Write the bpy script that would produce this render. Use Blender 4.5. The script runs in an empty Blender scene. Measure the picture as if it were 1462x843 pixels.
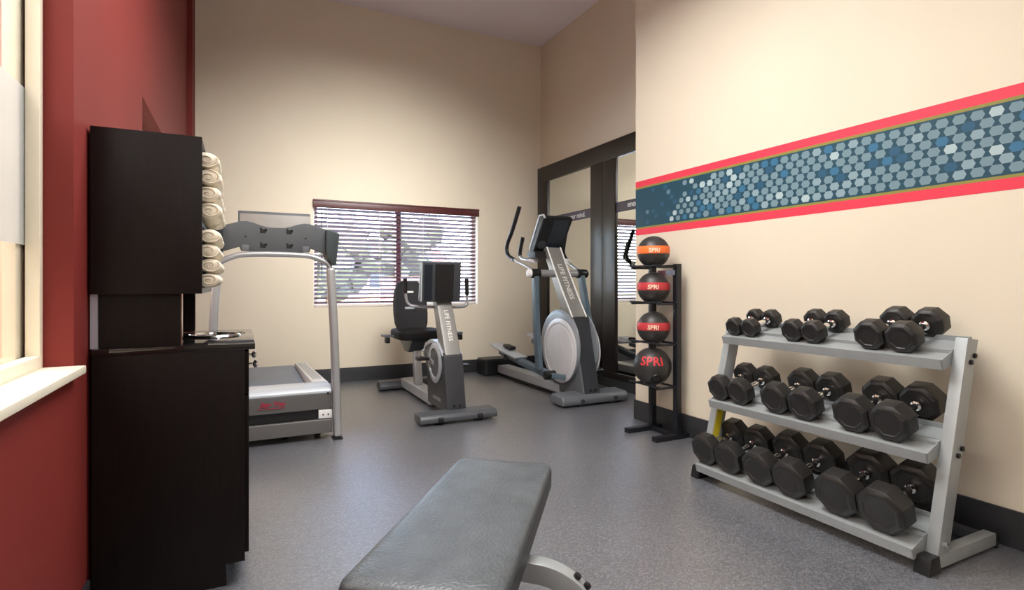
import bpy, bmesh, math, random
from mathutils import Vector, Matrix
random.seed(7)
C = bpy.context.scene.collection
R = math.radians

# ------------------------------------------------------------------ materials
def mat(name, col, rough=.5, metal=0., spec=.5, var=.06, scale=12., bump=0., bscale=200., coat=0.):
    m = bpy.data.materials.new(name); m.use_nodes = True
    nt = m.node_tree; N = nt.nodes; L = nt.links; b = N['Principled BSDF']
    b.inputs['Roughness'].default_value = rough; b.inputs['Metallic'].default_value = metal
    b.inputs['Specular IOR Level'].default_value = spec
    b.inputs['Coat Weight'].default_value = coat; b.inputs['Coat Roughness'].default_value = .36; b.inputs['Coat IOR'].default_value = 2.3
    tc = N.new('ShaderNodeTexCoord')
    nz = N.new('ShaderNodeTexNoise'); nz.inputs['Scale'].default_value = scale; nz.inputs['Detail'].default_value = 4
    L.new(tc.outputs['Object'], nz.inputs['Vector'])
    rp = N.new('ShaderNodeValToRGB'); e = rp.color_ramp.elements
    e[0].position = .3; e[1].position = .7
    e[0].color = tuple(c*(1-var) for c in col)+(1,); e[1].color = tuple(min(1, c*(1+var)) for c in col)+(1,)
    L.new(nz.outputs['Fac'], rp.inputs['Fac']); L.new(rp.outputs['Color'], b.inputs['Base Color'])
    if bump:
        n2 = N.new('ShaderNodeTexNoise'); n2.inputs['Scale'].default_value = bscale; n2.inputs['Detail'].default_value = 3
        L.new(tc.outputs['Object'], n2.inputs['Vector'])
        bp = N.new('ShaderNodeBump'); bp.inputs['Strength'].default_value = bump; bp.inputs['Distance'].default_value = .002
        L.new(n2.outputs['Fac'], bp.inputs['Height']); L.new(bp.outputs['Normal'], b.inputs['Normal'])
    return m

def floor_mat():
    m = mat('speckled_rubber', (.098, .106, .122), .45, spec=1.0, coat=1.0, var=.12, scale=1.5, bump=.25, bscale=260)
    nt = m.node_tree; N = nt.nodes; L = nt.links; b = N['Principled BSDF']
    tc = N['Texture Coordinate']
    v = N.new('ShaderNodeTexVoronoi'); v.inputs['Scale'].default_value = 190
    L.new(tc.outputs['Object'], v.inputs['Vector'])
    r = N.new('ShaderNodeValToRGB'); r.color_ramp.interpolation = 'CONSTANT'
    e = r.color_ramp.elements
    e[0].position = 0; e[0].color = (.55, .55, .55, 1); e[1].position = .42; e[1].color = (1, 1, 1, 1)
    k = e.new(.74); k.color = (2.1, 2.0, 1.95, 1)
    sp = N.new('ShaderNodeSeparateColor'); L.new(v.outputs['Color'], sp.inputs['Color'])
    L.new(sp.outputs[0], r.inputs['Fac'])
    mx = N.new('ShaderNodeMix'); mx.data_type = 'RGBA'; mx.blend_type = 'MULTIPLY'
    mx.inputs[0].default_value = .8
    src = b.inputs['Base Color'].links[0].from_socket
    L.new(src, mx.inputs[6]); L.new(r.outputs['Color'], mx.inputs[7]); L.new(mx.outputs[2], b.inputs['Base Color'])
    return m

def glass_mat(name, tint=(1, 1, 1), gloss=.06):
    m = bpy.data.materials.new(name); m.use_nodes = True
    N = m.node_tree.nodes; L = m.node_tree.links; N.clear()
    o = N.new('ShaderNodeOutputMaterial'); t = N.new('ShaderNodeBsdfTransparent'); g = N.new('ShaderNodeBsdfGlossy')
    t.inputs[0].default_value = tint+(1,); g.inputs['Roughness'].default_value = .02
    f = N.new('ShaderNodeFresnel'); f.inputs['IOR'].default_value = 1.15
    k = N.new('ShaderNodeMath'); k.operation = 'MULTIPLY'; k.inputs[1].default_value = .3; L.new(f.outputs[0], k.inputs[0])
    x = N.new('ShaderNodeMixShader'); L.new(k.outputs[0], x.inputs[0]); L.new(t.outputs[0], x.inputs[1]); L.new(g.outputs[0], x.inputs[2])
    L.new(x.outputs[0], o.inputs[0]); return m

def frosted_mat():
    m = bpy.data.materials.new('frosted_film'); m.use_nodes = True
    N = m.node_tree.nodes; L = m.node_tree.links; N.clear()
    o = N.new('ShaderNodeOutputMaterial'); t = N.new('ShaderNodeBsdfTranslucent'); d = N.new('ShaderNodeBsdfDiffuse'); p = N.new('ShaderNodeBsdfTransparent')
    nz = N.new('ShaderNodeTexNoise'); nz.inputs['Scale'].default_value = 3
    rp = N.new('ShaderNodeValToRGB'); rp.color_ramp.elements[0].color = (.60, .61, .60, 1); rp.color_ramp.elements[1].color = (.66, .67, .66, 1)
    L.new(nz.outputs['Fac'], rp.inputs[0]); L.new(rp.outputs[0], t.inputs[0]); L.new(rp.outputs[0], d.inputs[0])
    a = N.new('ShaderNodeMixShader'); a.inputs[0].default_value = .45; L.new(t.outputs[0], a.inputs[1]); L.new(d.outputs[0], a.inputs[2])
    b = N.new('ShaderNodeMixShader'); b.inputs[0].default_value = .14; L.new(a.outputs[0], b.inputs[1]); L.new(p.outputs[0], b.inputs[2])
    L.new(b.outputs[0], o.inputs[0]); return m

def mirror_mat():
    m = mat('mirror_glass', (.80, .82, .78), .0, 1.0, var=.005); return m

def wood_mat(nm='espresso_wood', rough=.45, spec=.18):
    m = mat(nm, (.010, .0068, .0062), rough, spec=spec, var=.1)
    N = m.node_tree.nodes; L = m.node_tree.links
    mp = N.new('ShaderNodeMapping'); mp.inputs['Scale'].default_value = (9, 9, .8)
    nz = N['Noise Texture']; L.new(N['Texture Coordinate'].outputs['Object'], mp.inputs[0]); L.new(mp.outputs[0], nz.inputs['Vector'])
    e = N['Color Ramp'].color_ramp.elements
    e[0].color = (.006, .0035, .0034, 1); e[1].color = (.010, .006, .0055, 1)
    return m

M = dict(
    cream=mat('cream_paint', (.71, .635, .505), .75, spec=.25, var=.015, scale=2, bump=.12, bscale=350),
    red=mat('red_paint', (.185, .021, .017), .62, spec=.3, var=.05, scale=1.2, bump=.1, bscale=350),
    ceil=mat('ceiling_paint', (.84, .79, .86), .85, spec=.2, var=.01, scale=2),
    peach=mat('corridor_paint', (.80, .66, .52), .8, spec=.2, var=.02, scale=2),
    floor=floor_mat(),
    base=mat('charcoal_rubber_base', (.030, .031, .034), .42, spec=.45, var=.06),
    wood=wood_mat(), woodgloss=wood_mat('polished_espresso_wood', .33, .6),
    mirror=mirror_mat(),
    glass=glass_mat('clear_glass'),
    frost=frosted_mat(),
    frame=mat('cream_window_paint', (.80, .74, .60), .45, spec=.4, var=.02),
    white=mat('white_plastic', (.82, .82, .80), .4, var=.02),
    maroon=mat('maroon_blind_wood', (.075, .016, .016), .38, spec=.4, var=.12),
    slat=mat('maroon_blind_slat', (.17, .075, .09), .35, spec=.5, var=.08),
    cord=mat('blind_cord', (.7, .62, .55), .7),
    silver=mat('silver_paint', (.44, .45, .46), .34, .55, var=.03),
    rack=mat('grey_powder_coat', (.33, .355, .36), .42, .25, var=.03),
    lightsilver=mat('pale_silver_plastic', (.50, .54, .58), .36, .2, var=.03),
    whitedisc=mat('pale_disc_plastic', (.70, .70, .71), .30, .1, var=.03),
    ringgrey=mat('grey_ring_plastic', (.30, .33, .36), .36, .2, var=.03),
    hoodgrey=mat('warm_grey_plastic', (.125, .12, .115), .42, .1, var=.03),
    seatvinyl=mat('black_seat_vinyl', (.009, .009, .010), .62, spec=.3),
    necksilver=mat('warm_silver_paint', (.27, .265, .25), .38, .35, var=.03),
    footgrey=mat('dark_grey_foot', (.075, .082, .092), .38, spec=.5),
    chrome=mat('chrome', (.78, .78, .78), .10, 1.0, var=.01),
    gunmetal=mat('charcoal_plastic', (.038, .041, .048), .38, spec=.5, var=.06),
    midgrey=mat('mid_grey_plastic', (.12, .13, .145), .40, spec=.5, var=.05),
    slate=mat('slate_blue_plastic', (.085, .125, .155), .42, spec=.45, var=.05),
    black=mat('black_plastic', (.009, .009, .010), .40, spec=.4, var=.1),
    screenb=mat('dark_blue_black', (.008, .013, .022), .30, spec=.5, var=.1),
    rubber=mat('black_rubber', (.012, .011, .0105), .43, spec=.5, var=.12, bump=.12, bscale=300),
    ball=mat('ball_rubber', (.030, .028, .026), .42, spec=.5, var=.1, bump=.2, bscale=300),
    steelblk=mat('black_steel', (.008, .009, .013), .38, spec=.5, var=.08),
    orange=mat('orange_band', (.85, .17, .03), .5, var=.03),
    redband=mat('red_band', (.50, .035, .045), .5, var=.03),
    redink=mat('red_lettering', (.62, .03, .04), .5, var=.02),
    crimson=mat('crimson_lettering', (.42, .012, .05), .5, var=.02),
    creamink=mat('cream_lettering', (.80, .62, .45), .5, var=.02),
    whiteink=mat('white_lettering', (.80, .80, .80), .5, var=.02),
    greyink=mat('grey_lettering', (.62, .62, .62), .5, var=.02),
    neckink=mat('pale_raised_lettering', (.74, .74, .70), .4, .1, var=.02),
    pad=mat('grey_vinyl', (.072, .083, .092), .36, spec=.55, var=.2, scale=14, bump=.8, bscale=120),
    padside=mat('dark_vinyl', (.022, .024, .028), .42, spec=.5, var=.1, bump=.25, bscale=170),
    towel=mat('cream_terry', (.80, .73, .60), .95, spec=.1, var=.06, scale=60, bump=.8, bscale=420),
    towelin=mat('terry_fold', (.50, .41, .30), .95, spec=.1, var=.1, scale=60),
    counter=mat('polished_dark_stone', (.012, .010, .010), .05, spec=.6, var=.1, scale=60),
    lav=mat('pale_lavender_panel', (.40, .38, .44), .5, var=.03),
    pink=mat('coral_pink_vinyl', (.72, .045, .080), .55, spec=.3, var=.01),
    green=mat('olive_green_vinyl', (.24, .22, .05), .55, spec=.3, var=.01),
    navy=mat('deep_teal_vinyl', (.014, .060, .092), .55, spec=.3, var=.05, scale=2),
    strip=mat('slate_purple_film', (.055, .050, .070), .45, var=.02),
    belt=mat('treadmill_belt', (.12, .18, .28), .30, spec=.5, var=.06),
    greydark=mat('console_grey', (.085, .092, .098), .5, spec=.35, var=.05),
    greengrey=mat('console_end_cap', (.035, .048, .050), .45, spec=.4, var=.05),
    taupe=mat('screen_taupe', (.20, .175, .145), .35, var=.06),
    yellow=mat('yellow_sticker', (.62, .50, .02), .5, var=.03),
    tagred=mat('maroon_tag', (.30, .10, .12), .5, var=.1), tagblue=mat('slate_blue_tag', (.22, .24, .32), .5, var=.05),
    leaf=mat('leaf', (.028, .038, .02), .7, var=.35, scale=4), bark=mat('bark', (.09, .06, .04), .9, var=.2),
    pave=mat('pale_paving', (.42, .40, .37), .9, var=.08, scale=.6),
    stucco=mat('peach_stucco', (.62, .42, .28), .9, var=.04), tile=mat('brown_roof', (.16, .08, .07), .85, var=.15),
    dkwin=mat('dark_window', (.03, .04, .06), .1),
)
for k, c in dict(h0=(.155, .245, .285), h1=(.22, .32, .36), h2=(.36, .47, .49), h3=(.036, .14, .25), h4=(.022, .09, .16), h5=(.10, .19, .25)).items():
    M[k] = mat('hexagon_vinyl_'+k, c, .55, spec=.3, var=.01)

# ------------------------------------------------------------------ mesh builder
class MB:
    def __init__(s): s.bm = bmesh.new()
    def _add(s, vs, fs):
        v = [s.bm.verts.new(p) for p in vs]; out = []
        for f in fs:
            try: out.append(s.bm.faces.new([v[i] for i in f]))
            except ValueError: pass
        return v
    def box(s, x0, x1, y0, y1, z0, z1, rot=None, piv=None):
        vs = [Vector((x, y, z)) for x in (x0, x1) for y in (y0, y1) for z in (z0, z1)]
        if rot:
            p = Vector(piv) if piv else Vector(((x0+x1)/2, (y0+y1)/2, (z0+z1)/2))
            vs = [rot @ (v-p)+p for v in vs]
        s._add(vs, [(0, 1, 3, 2), (4, 6, 7, 5), (0, 4, 5, 1), (2, 3, 7, 6), (0, 2, 6, 4), (1, 5, 7, 3)]); return s
    def prism(s, poly, axis, a, b, scale_b=1.0):
        """poly of 2D points; axis x: (y,z) extruded x=a..b; y: (x,z); z: (x,y)"""
        n = len(poly); cx = sum(p[0] for p in poly)/n; cy = sum(p[1] for p in poly)/n
        def P(p, t): return {'x': (t, p[0], p[1]), 'y': (p[0], t, p[1]), 'z': (p[0], p[1], t)}[axis]
        q = [(cx+(p[0]-cx)*scale_b, cy+(p[1]-cy)*scale_b) for p in poly]
        vs = [P(p, a) for p in poly]+[P(p, b) for p in q]
        s._add(vs, [tuple(range(n)), tuple(range(2*n-1, n-1, -1))]+[(i, n+i, n+(i+1) % n, (i+1) % n) for i in range(n)]); return s
    def rings(s, rings, cap=True, closed=False):
        n = len(rings[0]); vs = [v for r in rings for v in r]; fs = []
        for k in range(len(rings)-1+(1 if closed else 0)):
            a, b = k*n, ((k+1) % len(rings))*n
            fs += [(a+i, b+i, b+(i+1) % n, a+(i+1) % n) for i in range(n)]
        if cap and not closed: fs += [tuple(range(n-1, -1, -1)), tuple(range((len(rings)-1)*n, len(rings)*n))]
        s._add(vs, fs); return s
    def tube(s, pts, r, seg=12, smooth=0, up=(0, 0, 1), rect=None, closed=False):
        pts = [Vector(p) for p in pts]
        for _ in range(smooth):
            q = [pts[0]]
            for a, b in zip(pts[:-1], pts[1:]): q += [a.lerp(b, .25), a.lerp(b, .75)]
            pts = q+[pts[-1]]
        rs = r if isinstance(r, (list, tuple)) else None
        n = len(pts); out = []; nv = None
        for i, p in enumerate(pts):
            if closed: t = (pts[(i+1) % n]-pts[i-1]).normalized()
            else: t = (pts[min(i+1, n-1)]-pts[max(i-1, 0)]).normalized()
            if nv is None:
                u = Vector(up)
                if abs(u.dot(t)) > .98: u = Vector((0, 1, 0)) if abs(t.y) < .9 else Vector((1, 0, 0))
                nv = (u-t*u.dot(t)).normalized()
            else: nv = (nv-t*nv.dot(t)).normalized()
            b = t.cross(nv)
            if rect:
                w, h = rect[0]/2, rect[1]/2
                out.append([p+b*x*w+nv*y*h for x, y in ((-1, -1), (1, -1), (1, 1), (-1, 1))])
            else:
                rr = (rs[0]+(rs[1]-rs[0])*i/(n-1)) if rs else r
                out.append([p+(b*math.cos(2*math.pi*k/seg)+nv*math.sin(2*math.pi*k/seg))*rr for k in range(seg)])
        return s.rings(out, closed=closed)
    def cyl(s, a, b, r, seg=24, r2=None):
        return s.tube([a, b], (r, r2 if r2 is not None else r), seg)
    def lathe(s, prof, o, axis=(0, 0, 1), seg=32):
        """prof: (radius, height) list revolved about axis through o"""
        a = Vector(axis).normalized(); u = a.orthogonal().normalized(); w = a.cross(u); o = Vector(o)
        return s.rings([[o+a*h+(u*math.cos(2*math.pi*k/seg)+w*math.sin(2*math.pi*k/seg))*max(r, 1e-4) for k in range(seg)] for r, h in prof])
    def sphere(s, c, r, u=40, v=24, sc=(1, 1, 1)):
        t = bmesh.ops.create_uvsphere(s.bm, u_segments=u, v_segments=v, radius=r)
        for q in t['verts']: q.co = Vector((q.co.x*sc[0], q.co.y*sc[1], q.co.z*sc[2]))+Vector(c)
        return s
    def build(s, name, m, parent=None, bev=0., seg=2, loc=None, ang=35, local=False):
        bm = s.bm
        bmesh.ops.recalc_face_normals(bm, faces=bm.faces)
        if bev:
            es = [e for e in bm.edges if len(e.link_faces) == 2 and e.calc_face_angle(0) > R(28)]
            bmesh.ops.bevel(bm, geom=es, offset=bev, segments=seg, profile=.6, affect='EDGES', clamp_overlap=True)
        for f in bm.faces: f.smooth = True
        for e in bm.edges: e.smooth = not (len(e.link_faces) == 2 and e.calc_face_angle(0) > R(ang))
        off = Vector((0, 0, 0))
        if not local:
            p = parent
            while p is not None: off += p.location; p = p.parent
            if loc is not None: off += Vector(loc)
        if off.length: bmesh.ops.translate(bm, verts=bm.verts, vec=-off)
        me = bpy.data.meshes.new(name); bm.to_mesh(me); bm.free()
        for k in (m if isinstance(m, list) else [m]): me.materials.append(M[k])
        o = bpy.data.objects.new(name, me); C.objects.link(o)
        if parent is not None: o.parent = parent
        if loc is not None: o.location = loc
        return o

def tag(o, label=None, cat=None, group=None, kind=None):
    if label: o['label'] = label
    if cat: o['category'] = cat
    if group: o['group'] = group
    if kind: o['kind'] = kind
    return o
def thing(name, label, cat, loc=(0, 0, 0), rz=0, group=None):
    o = bpy.data.objects.new(name, None); C.objects.link(o); o.location = loc; o.rotation_euler = (0, 0, rz)
    o.empty_display_size = .1
    return tag(o, label, cat, group)
def struct(name, mb, m, parent=None, bev=0.):
    o = mb.build(name, m, parent, bev)
    if parent is None: o['kind'] = 'structure'
    return o
def dup(root, loc, label):
    r = root.copy(); C.objects.link(r); r.location = loc; r['label'] = label
    for ch in list(root.children):
        c = ch.copy(); C.objects.link(c); c.parent = r
        for g in list(ch.children):
            d = g.copy(); C.objects.link(d); d.parent = c
    return r
def text_geo(txt, size, bold=0., shear=0., spacing=1.0):
    cu = bpy.data.curves.new('t', 'FONT'); cu.body = txt; cu.size = size; cu.offset = bold; cu.shear = shear
    cu.align_x = 'CENTER'; cu.align_y = 'CENTER'; cu.space_character = spacing; cu.resolution_u = 3
    o = bpy.data.objects.new('t', cu); C.objects.link(o)
    dg = bpy.context.evaluated_depsgraph_get(); me = bpy.data.meshes.new_from_object(o.evaluated_get(dg))
    vs = [v.co.copy() for v in me.vertices]; fs = [tuple(p.vertices) for p in me.polygons]
    bpy.data.objects.remove(o); bpy.data.curves.remove(cu); bpy.data.meshes.remove(me)
    return vs, fs
def text(name, txt, size, fn, m, parent, bold=0., shear=0., spacing=1.0, fine=0.):
    """fn maps flat (x,y) of the lettering to a world point"""
    vs, fs = text_geo(txt, size, bold, shear, spacing)
    b = MB(); b._add([(v.x, v.y, 0) for v in vs], fs)
    if fine:
        bmesh.ops.triangulate(b.bm, faces=b.bm.faces)
        for _ in range(5):
            es = [e for e in b.bm.edges if e.calc_length() > fine]
            if not es: break
            bmesh.ops.subdivide_edges(b.bm, edges=es, cuts=1); bmesh.ops.triangulate(b.bm, faces=b.bm.faces)
    for v in b.bm.verts: v.co = fn(v.co.x, v.co.y)
    return b.build(name, m, parent)
def rrect(x0, x1, y0, y1, r, n=6):
    out = []
    for cx, cy, a in ((x1-r, y1-r, 0), (x0+r, y1-r, 90), (x0+r, y0+r, 180), (x1-r, y0+r, 270)):
        out += [(cx+r*math.cos(R(a+90*k/n)), cy+r*math.sin(R(a+90*k/n))) for k in range(n+1)]
    return out
def circle(cx, cy, r, n=40): return [(cx+r*math.cos(2*math.pi*k/n), cy+r*math.sin(2*math.pi*k/n)) for k in range(n)]

# ------------------------------------------------------------------ room shell
XL, XR, XM, YF, YB, ZC = -.46, 2.89, 3.541, 6.377, -2.6, 4.259
BH = .158
struct('floor', MB().box(XL-.15, 3.75, YB-.1, YF+.15, -.1, 0), 'floor')
struct('ceiling', MB().box(XL-.2, 3.8, YB-.2, YF+.2, ZC, ZC+.1), 'ceil')
# left wall with two openings (near window and a farther opening above the cabinets)
T = .15
b = MB()
W1 = (-.7, 2.10, .825, 2.75); W2 = (3.40, 4.75, 1.0, 2.075)
b.box(XL-T, XL, YB-.1, W1[0], 0, ZC).box(XL-T, XL, W1[0], W1[1], 0, W1[2]).box(XL-T, XL, W1[0], W1[1], W1[3], ZC)
b.box(XL-T, XL, W1[1], W2[0], 0, ZC).box(XL-T, XL, W2[0], W2[1], 0, W2[2]).box(XL-T, XL, W2[0], W2[1], W2[3], ZC)
b.box(XL-T, XL, W2[1], YF+.15, 0, ZC).box(XL, -.418, 6.02, YF, 0, ZC)
struct('wall_left', b, 'red')
# far wall with window opening
FW = (.712, 2.668, .842, 2.03)
b = MB().box(XL-T, FW[0], YF, YF+.15, 0, ZC).box(FW[1], 3.8, YF, YF+.15, 0, ZC)
b.box(FW[0], FW[1], YF, YF+.15, 0, FW[2]).box(FW[0], FW[1], YF, YF+.15, FW[3], ZC)
struct('wall_far', b, 'cream')
struct('wall_right', MB().box(XR, 3.8, YB-.1, 3.573, 0, ZC), 'cream')
struct('wall_recess', MB().box(XM+.03, 3.8, 3.573, YF+.1, 0, ZC), 'cream')
struct('wall_back', MB().box(XL-T, 3.8, YB-.15, YB, 0, ZC), 'cream')
struct('baseboard_far', MB().box(-.418, XM-.02, YF-.012, YF, 0, BH), 'base', bev=.003)
struct('baseboard_right', MB().box(XR-.012, XR, YB, 3.573, 0, BH).box(XR-.012, XM, 3.573, 3.585, 0, BH), 'base', bev=.003)
struct('baseboard_left', MB().box(XL, XL+.012, YB, 2.25, 0, .12).box(XL, XL+.012, 2.98, 6.02, 0, .12), 'base', bev=.003)
struct('baseboard_back', MB().box(XL, XR, YB, YB+.012, 0, BH), 'base', bev=.003)

# near left window
w = struct('window_1', MB().box(-.568, -.533, 2.068, 2.099, .85, 2.75).box(-.568, -.533, W1[0], 2.068, .85, .888).box(-.568, -.533, W1[0], 2.068, 2.69, 2.75).box(-.568, -.533, W1[0], W1[0]+.07, .888, 2.69)
           .box(-.609, -.577, 2.03, 2.099, .85, 2.75), 'frame', bev=.004)
MB().box(-.576, -.571, W1[0], 2.099, .85, 2.75).build('glass_pane', 'glass', w)
MB().box(-.5705, -.5690, W1[0]+.07, 2.099, 1.215, 1.675).build('frosted_band', 'frost', w)
struct('trim_1', MB().box(-.60, -.428, W1[0], 2.099, .826, .85), 'frame', bev=.004)
w = struct('window_2', MB().box(-.60, -.56, W2[0], W2[0]+.05, W2[2], W2[3]).box(-.60, -.56, W2[1]-.05, W2[1], W2[2], W2[3]).box(-.60, -.56, W2[0]+.05, W2[1]-.05, W2[2], W2[2]+.05).box(-.60, -.56, W2[0]+.05, W2[1]-.05, W2[3]-.05, W2[3]), 'frame', bev=.003)
MB().box(-.583, -.577, W2[0]+.05, W2[1]-.05, W2[2]+.05, W2[3]-.05).build('glass_pane', 'glass', w)
# corridor on the other side of the left windows
struct('wall_corridor', MB().box(-2.5, -2.4, -1.6, 6.0, 0, 2.9).box(-2.4, XL-T, -1.7, -1.6, 0, 2.9).box(-2.4, XL-T, 6.0, 6.1, 0, 2.9), 'peach')
struct('floor_corridor', MB().box(-2.5, XL-T, -1.7, 6.1, -.1, 0), 'pave')
struct('ceiling_corridor', MB().box(-2.5, XL-T, -1.7, 6.1, 2.9, 3.0), 'ceil')

# far window
w = struct('window_3', MB().box(FW[0], FW[0]+.05, YF+.09, YF+.14, FW[2], FW[3]).box(FW[1]-.05, FW[1], YF+.09, YF+.14, FW[2], FW[3]).box(FW[0]+.05, FW[1]-.05, YF+.09, YF+.14, FW[2], FW[2]+.05).box(FW[0]+.05, FW[1]-.05, YF+.09, YF+.14, FW[3]-.05, FW[3]), 'white', bev=.003)
MB().box(1.652, 1.712, YF+.085, YF+.14, FW[2]+.05, FW[3]-.05).build('mullion', 'maroon', w, .003)
MB().box(FW[0]+.05, FW[1]-.05, YF+.112, YF+.116, FW[2]+.05, FW[3]-.05).build('glass_pane', 'glass', w)

bl = thing('venetian_blind', 'maroon wooden venetian blind with open slats covering the far window', 'blind', (1.69, YF, .85))
MB().box(FW[0]-.008, FW[1]+.004, YF-.035, YF-.001, 1.945, 2.035).box(FW[0]-.008, FW[1]+.004, YF-.042, YF-.035, 2.015, 2.035).build('valance', 'maroon', bl, .004)
b = MB(); rot = Matrix.Rotation(R(-28), 3, 'X'); n = 23; pitch = .0472
for k in range(n):
    z = .895+k*pitch
    b.box(FW[0]+.012, FW[1]-.022, YF+.010, YF+.060, z-.0018, z+.0018, rot)
b.build('slats', 'slat', bl)
MB().box(FW[0]+.012, FW[1]-.022, YF+.012, YF+.058, .848, .868).build('bottom_rail', 'cord', bl, .003)
for x in (.86, 1.44, 1.96, 2.49):
    MB().cyl((x, YF+.008, .86), (x, YF+.008, 1.95), .0022, 6).build('lift_cord', 'cord', bl)
MB().cyl((.80, YF-.01, 1.2), (.80, YF-.01, 1.95), .004, 8).build('tilt_wand', 'maroon', bl)

# ------------------------------------------------------------------ outside the far window
struct('ground_outside', MB().box(-30, 40, YF+.3, 70, -.35, -.25), 'pave')
def tree(x, y, h, r, label):
    t = thing('tree', label, 'tree', (x, y, -.25), group='trees beyond the far window')
    MB().tube([(x, y, -.25), (x+.05, y, h*.45), (x, y, h*.8)], (.16, .06), 10).build('trunk', 'bark', t)
    b = MB(); rr = random.Random(int(x*10))
    for k in range(26):
        a = rr.uniform(0, 6.28); q = rr.uniform(0, 1)**.6*r; z = h*.62+rr.uniform(-.38, .42)*h*.9
        tt = bmesh.ops.create_icosphere(b.bm, subdivisions=2, radius=rr.uniform(.25, .5)*r)
        for v in tt['verts']:
            d = v.co*(1+rr.uniform(-.22, .22)); v.co = d+Vector((x+q*math.cos(a), y+q*math.sin(a), z))
    b.build('crown', 'leaf', t)
tree(2.6, 19, 3.3, 1.3, 'dark leafy tree outside, behind the left half of the far window')
tree(5.8, 22, 3.4, 1.0, 'leafy tree outside, behind the right half of the blind')
tree(7.4, 25, 3.9, 1.3, 'leafy tree outside at the right edge of the far window')
hs = thing('building', 'peach building with a brown roof outside, seen through the blind', 'building', (7.6, 32, -.25))
MB().box(5.4, 10.5, 30, 36, -.25, 2.3).build('wall', 'stucco', hs)
MB().prism([(5.0, 2.3), (10.9, 2.3), (9.6, 3.3), (6.3, 3.3)], 'y', 29.6, 36.4).build('roof', 'tile', hs)
MB().box(6.2, 7.2, 29.95, 30.02, .9, 1.9).build('window', 'dkwin', hs); MB().box(8.4, 9.4, 29.95, 30.02, .9, 1.9).build('window', 'dkwin', hs)
tag(MB().box(3.9, 5.4, 17, 17.2, -.25, 1.35).build('garden_wall', 'tile'), 'low brown wall outside, behind the bike seat in the far window', 'wall')

# ------------------------------------------------------------------ mirrored closet front in the recess
mr = thing('wall_mirror', 'pair of tall mirror panels in a dark wood frame in the recess behind the elliptical', 'mirror', (XM, 5.0, 0))
x0, x1 = XM-.02, XM+.03
zt, zb = 2.43, .165
b = MB().box(x0, x1, 3.58, YF-.005, zt, 2.625).box(x0, x1, 3.58, YF-.005, .1, zb)
b.box(x0, x1, 6.119, YF-.005, zb, zt).box(x0, x1, 4.925, 5.145, zb, zt).box(x0, x1, 4.694, 4.920, zb, zt).box(x0, x1, 3.58, 3.62, zb, zt)
b.build('frame', 'woodgloss', mr, .003)
MB().box(x0+.005, x1, 3.58, YF-.012, 0, .098).build('plinth', 'base', mr)
for ya, yb in ((5.145, 6.119), (3.62, 4.694)):
    MB().box(XM, XM+.006, ya, yb, zb, zt).build('mirror_panel', 'mirror', mr)
    st = MB().box(XM-.002, XM, ya, yb, 1.853, 1.960).build('text_band', 'strip', mr)
    if ya > 5: text('lettering', 'energize your mind.', .082, lambda x, y: (XM-.0035, 5.60-x, 1.903+y), 'whiteink', st, bold=.0012)
    else: text('lettering', 'energize your body.', .082, lambda x, y: (XM-.0035, 4.175-x, 1.913+y), 'whiteink', st, bold=.0012)

# ------------------------------------------------------------------ wall graphic
wg = thing('wall_graphic', 'coral and deep teal vinyl wall stripe with hexagon pattern on the right wall', 'wall graphic', (XR, 1.2, 1.5))
ya, yb = -1.6, 3.573
MB().box(XR-.001, XR, ya, yb, 1.883, 1.932).build('upper_pink_stripe', 'pink', wg)
MB().box(XR-.001, XR, ya, yb, 1.496, 1.546).build('lower_pink_stripe', 'pink', wg)
MB().box(XR-.001, XR, ya, yb, 1.868, 1.883).build('upper_green_stripe', 'green', wg)
MB().box(XR-.001, XR, ya, yb, 1.546, 1.560).build('lower_green_stripe', 'green', wg)
tb = MB().box(XR-.001, XR, ya, yb, 1.560, 1.868).build('teal_band', 'navy', wg)
hexs = {k: [] for k in ('h0', 'h1', 'h2', 'h3', 'h4', 'h5')}
px = .034; rr = random.Random(11)
col = 0; y = 3.53
while y > ya+.05:
    rows = [1.5895+.083*k for k in range(4)] if col % 2 else [1.631+.083*k for k in range(3)]
    for z in rows:
        if z > 1.853: continue
        t = (3.53-y)/.95            # the pattern thins out towards the far end
        zz = (z-1.56)/.308
        dens = min(1, t*1.25+.15+(.5-zz)*.35) if t < 1 else 1
        if t < .12 and zz > .4: dens = 0
        u = rr.random()
        if u > dens: continue
        q = rr.random()
        if t < .45: k = 'h4' if q < .42 else 'h3' if q < .72 else 'h5' if q < .85 else 'h1' if q < .95 else 'h2'
        elif t < 1: k = 'h0' if q < .40 else 'h3' if q < .62 else 'h4' if q < .72 else 'h1' if q < .9 else 'h2'
        else: k = 'h0' if q < .66 else 'h1' if q < .80 else 'h3' if q < .90 else 'h4' if q < .94 else 'h2'
        s = .74 if t < .3 else .85 if t < .7 else 1
        hexs[k].append((y, z, s))
    y -= px; col += 1
b = MB(); fm = []
for k, l in hexs.items():
    for y, z, s in l:
        w, h = .0275*s, .0205*s
        b._add([(XR-.0016, y+a*w, z+c*h) for a, c in ((-1, 0), (-.62, 1), (.62, 1), (1, 0), (.62, -1), (-.62, -1))], [(0, 1, 2, 3, 4, 5)])
        fm.append(int(k[1]))
hx = b.build('hexagon_pattern', ['h0', 'h1', 'h2', 'h3', 'h4', 'h5'], tb)
for f, i in zip(hx.data.polygons, fm): f.material_index = i

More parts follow.
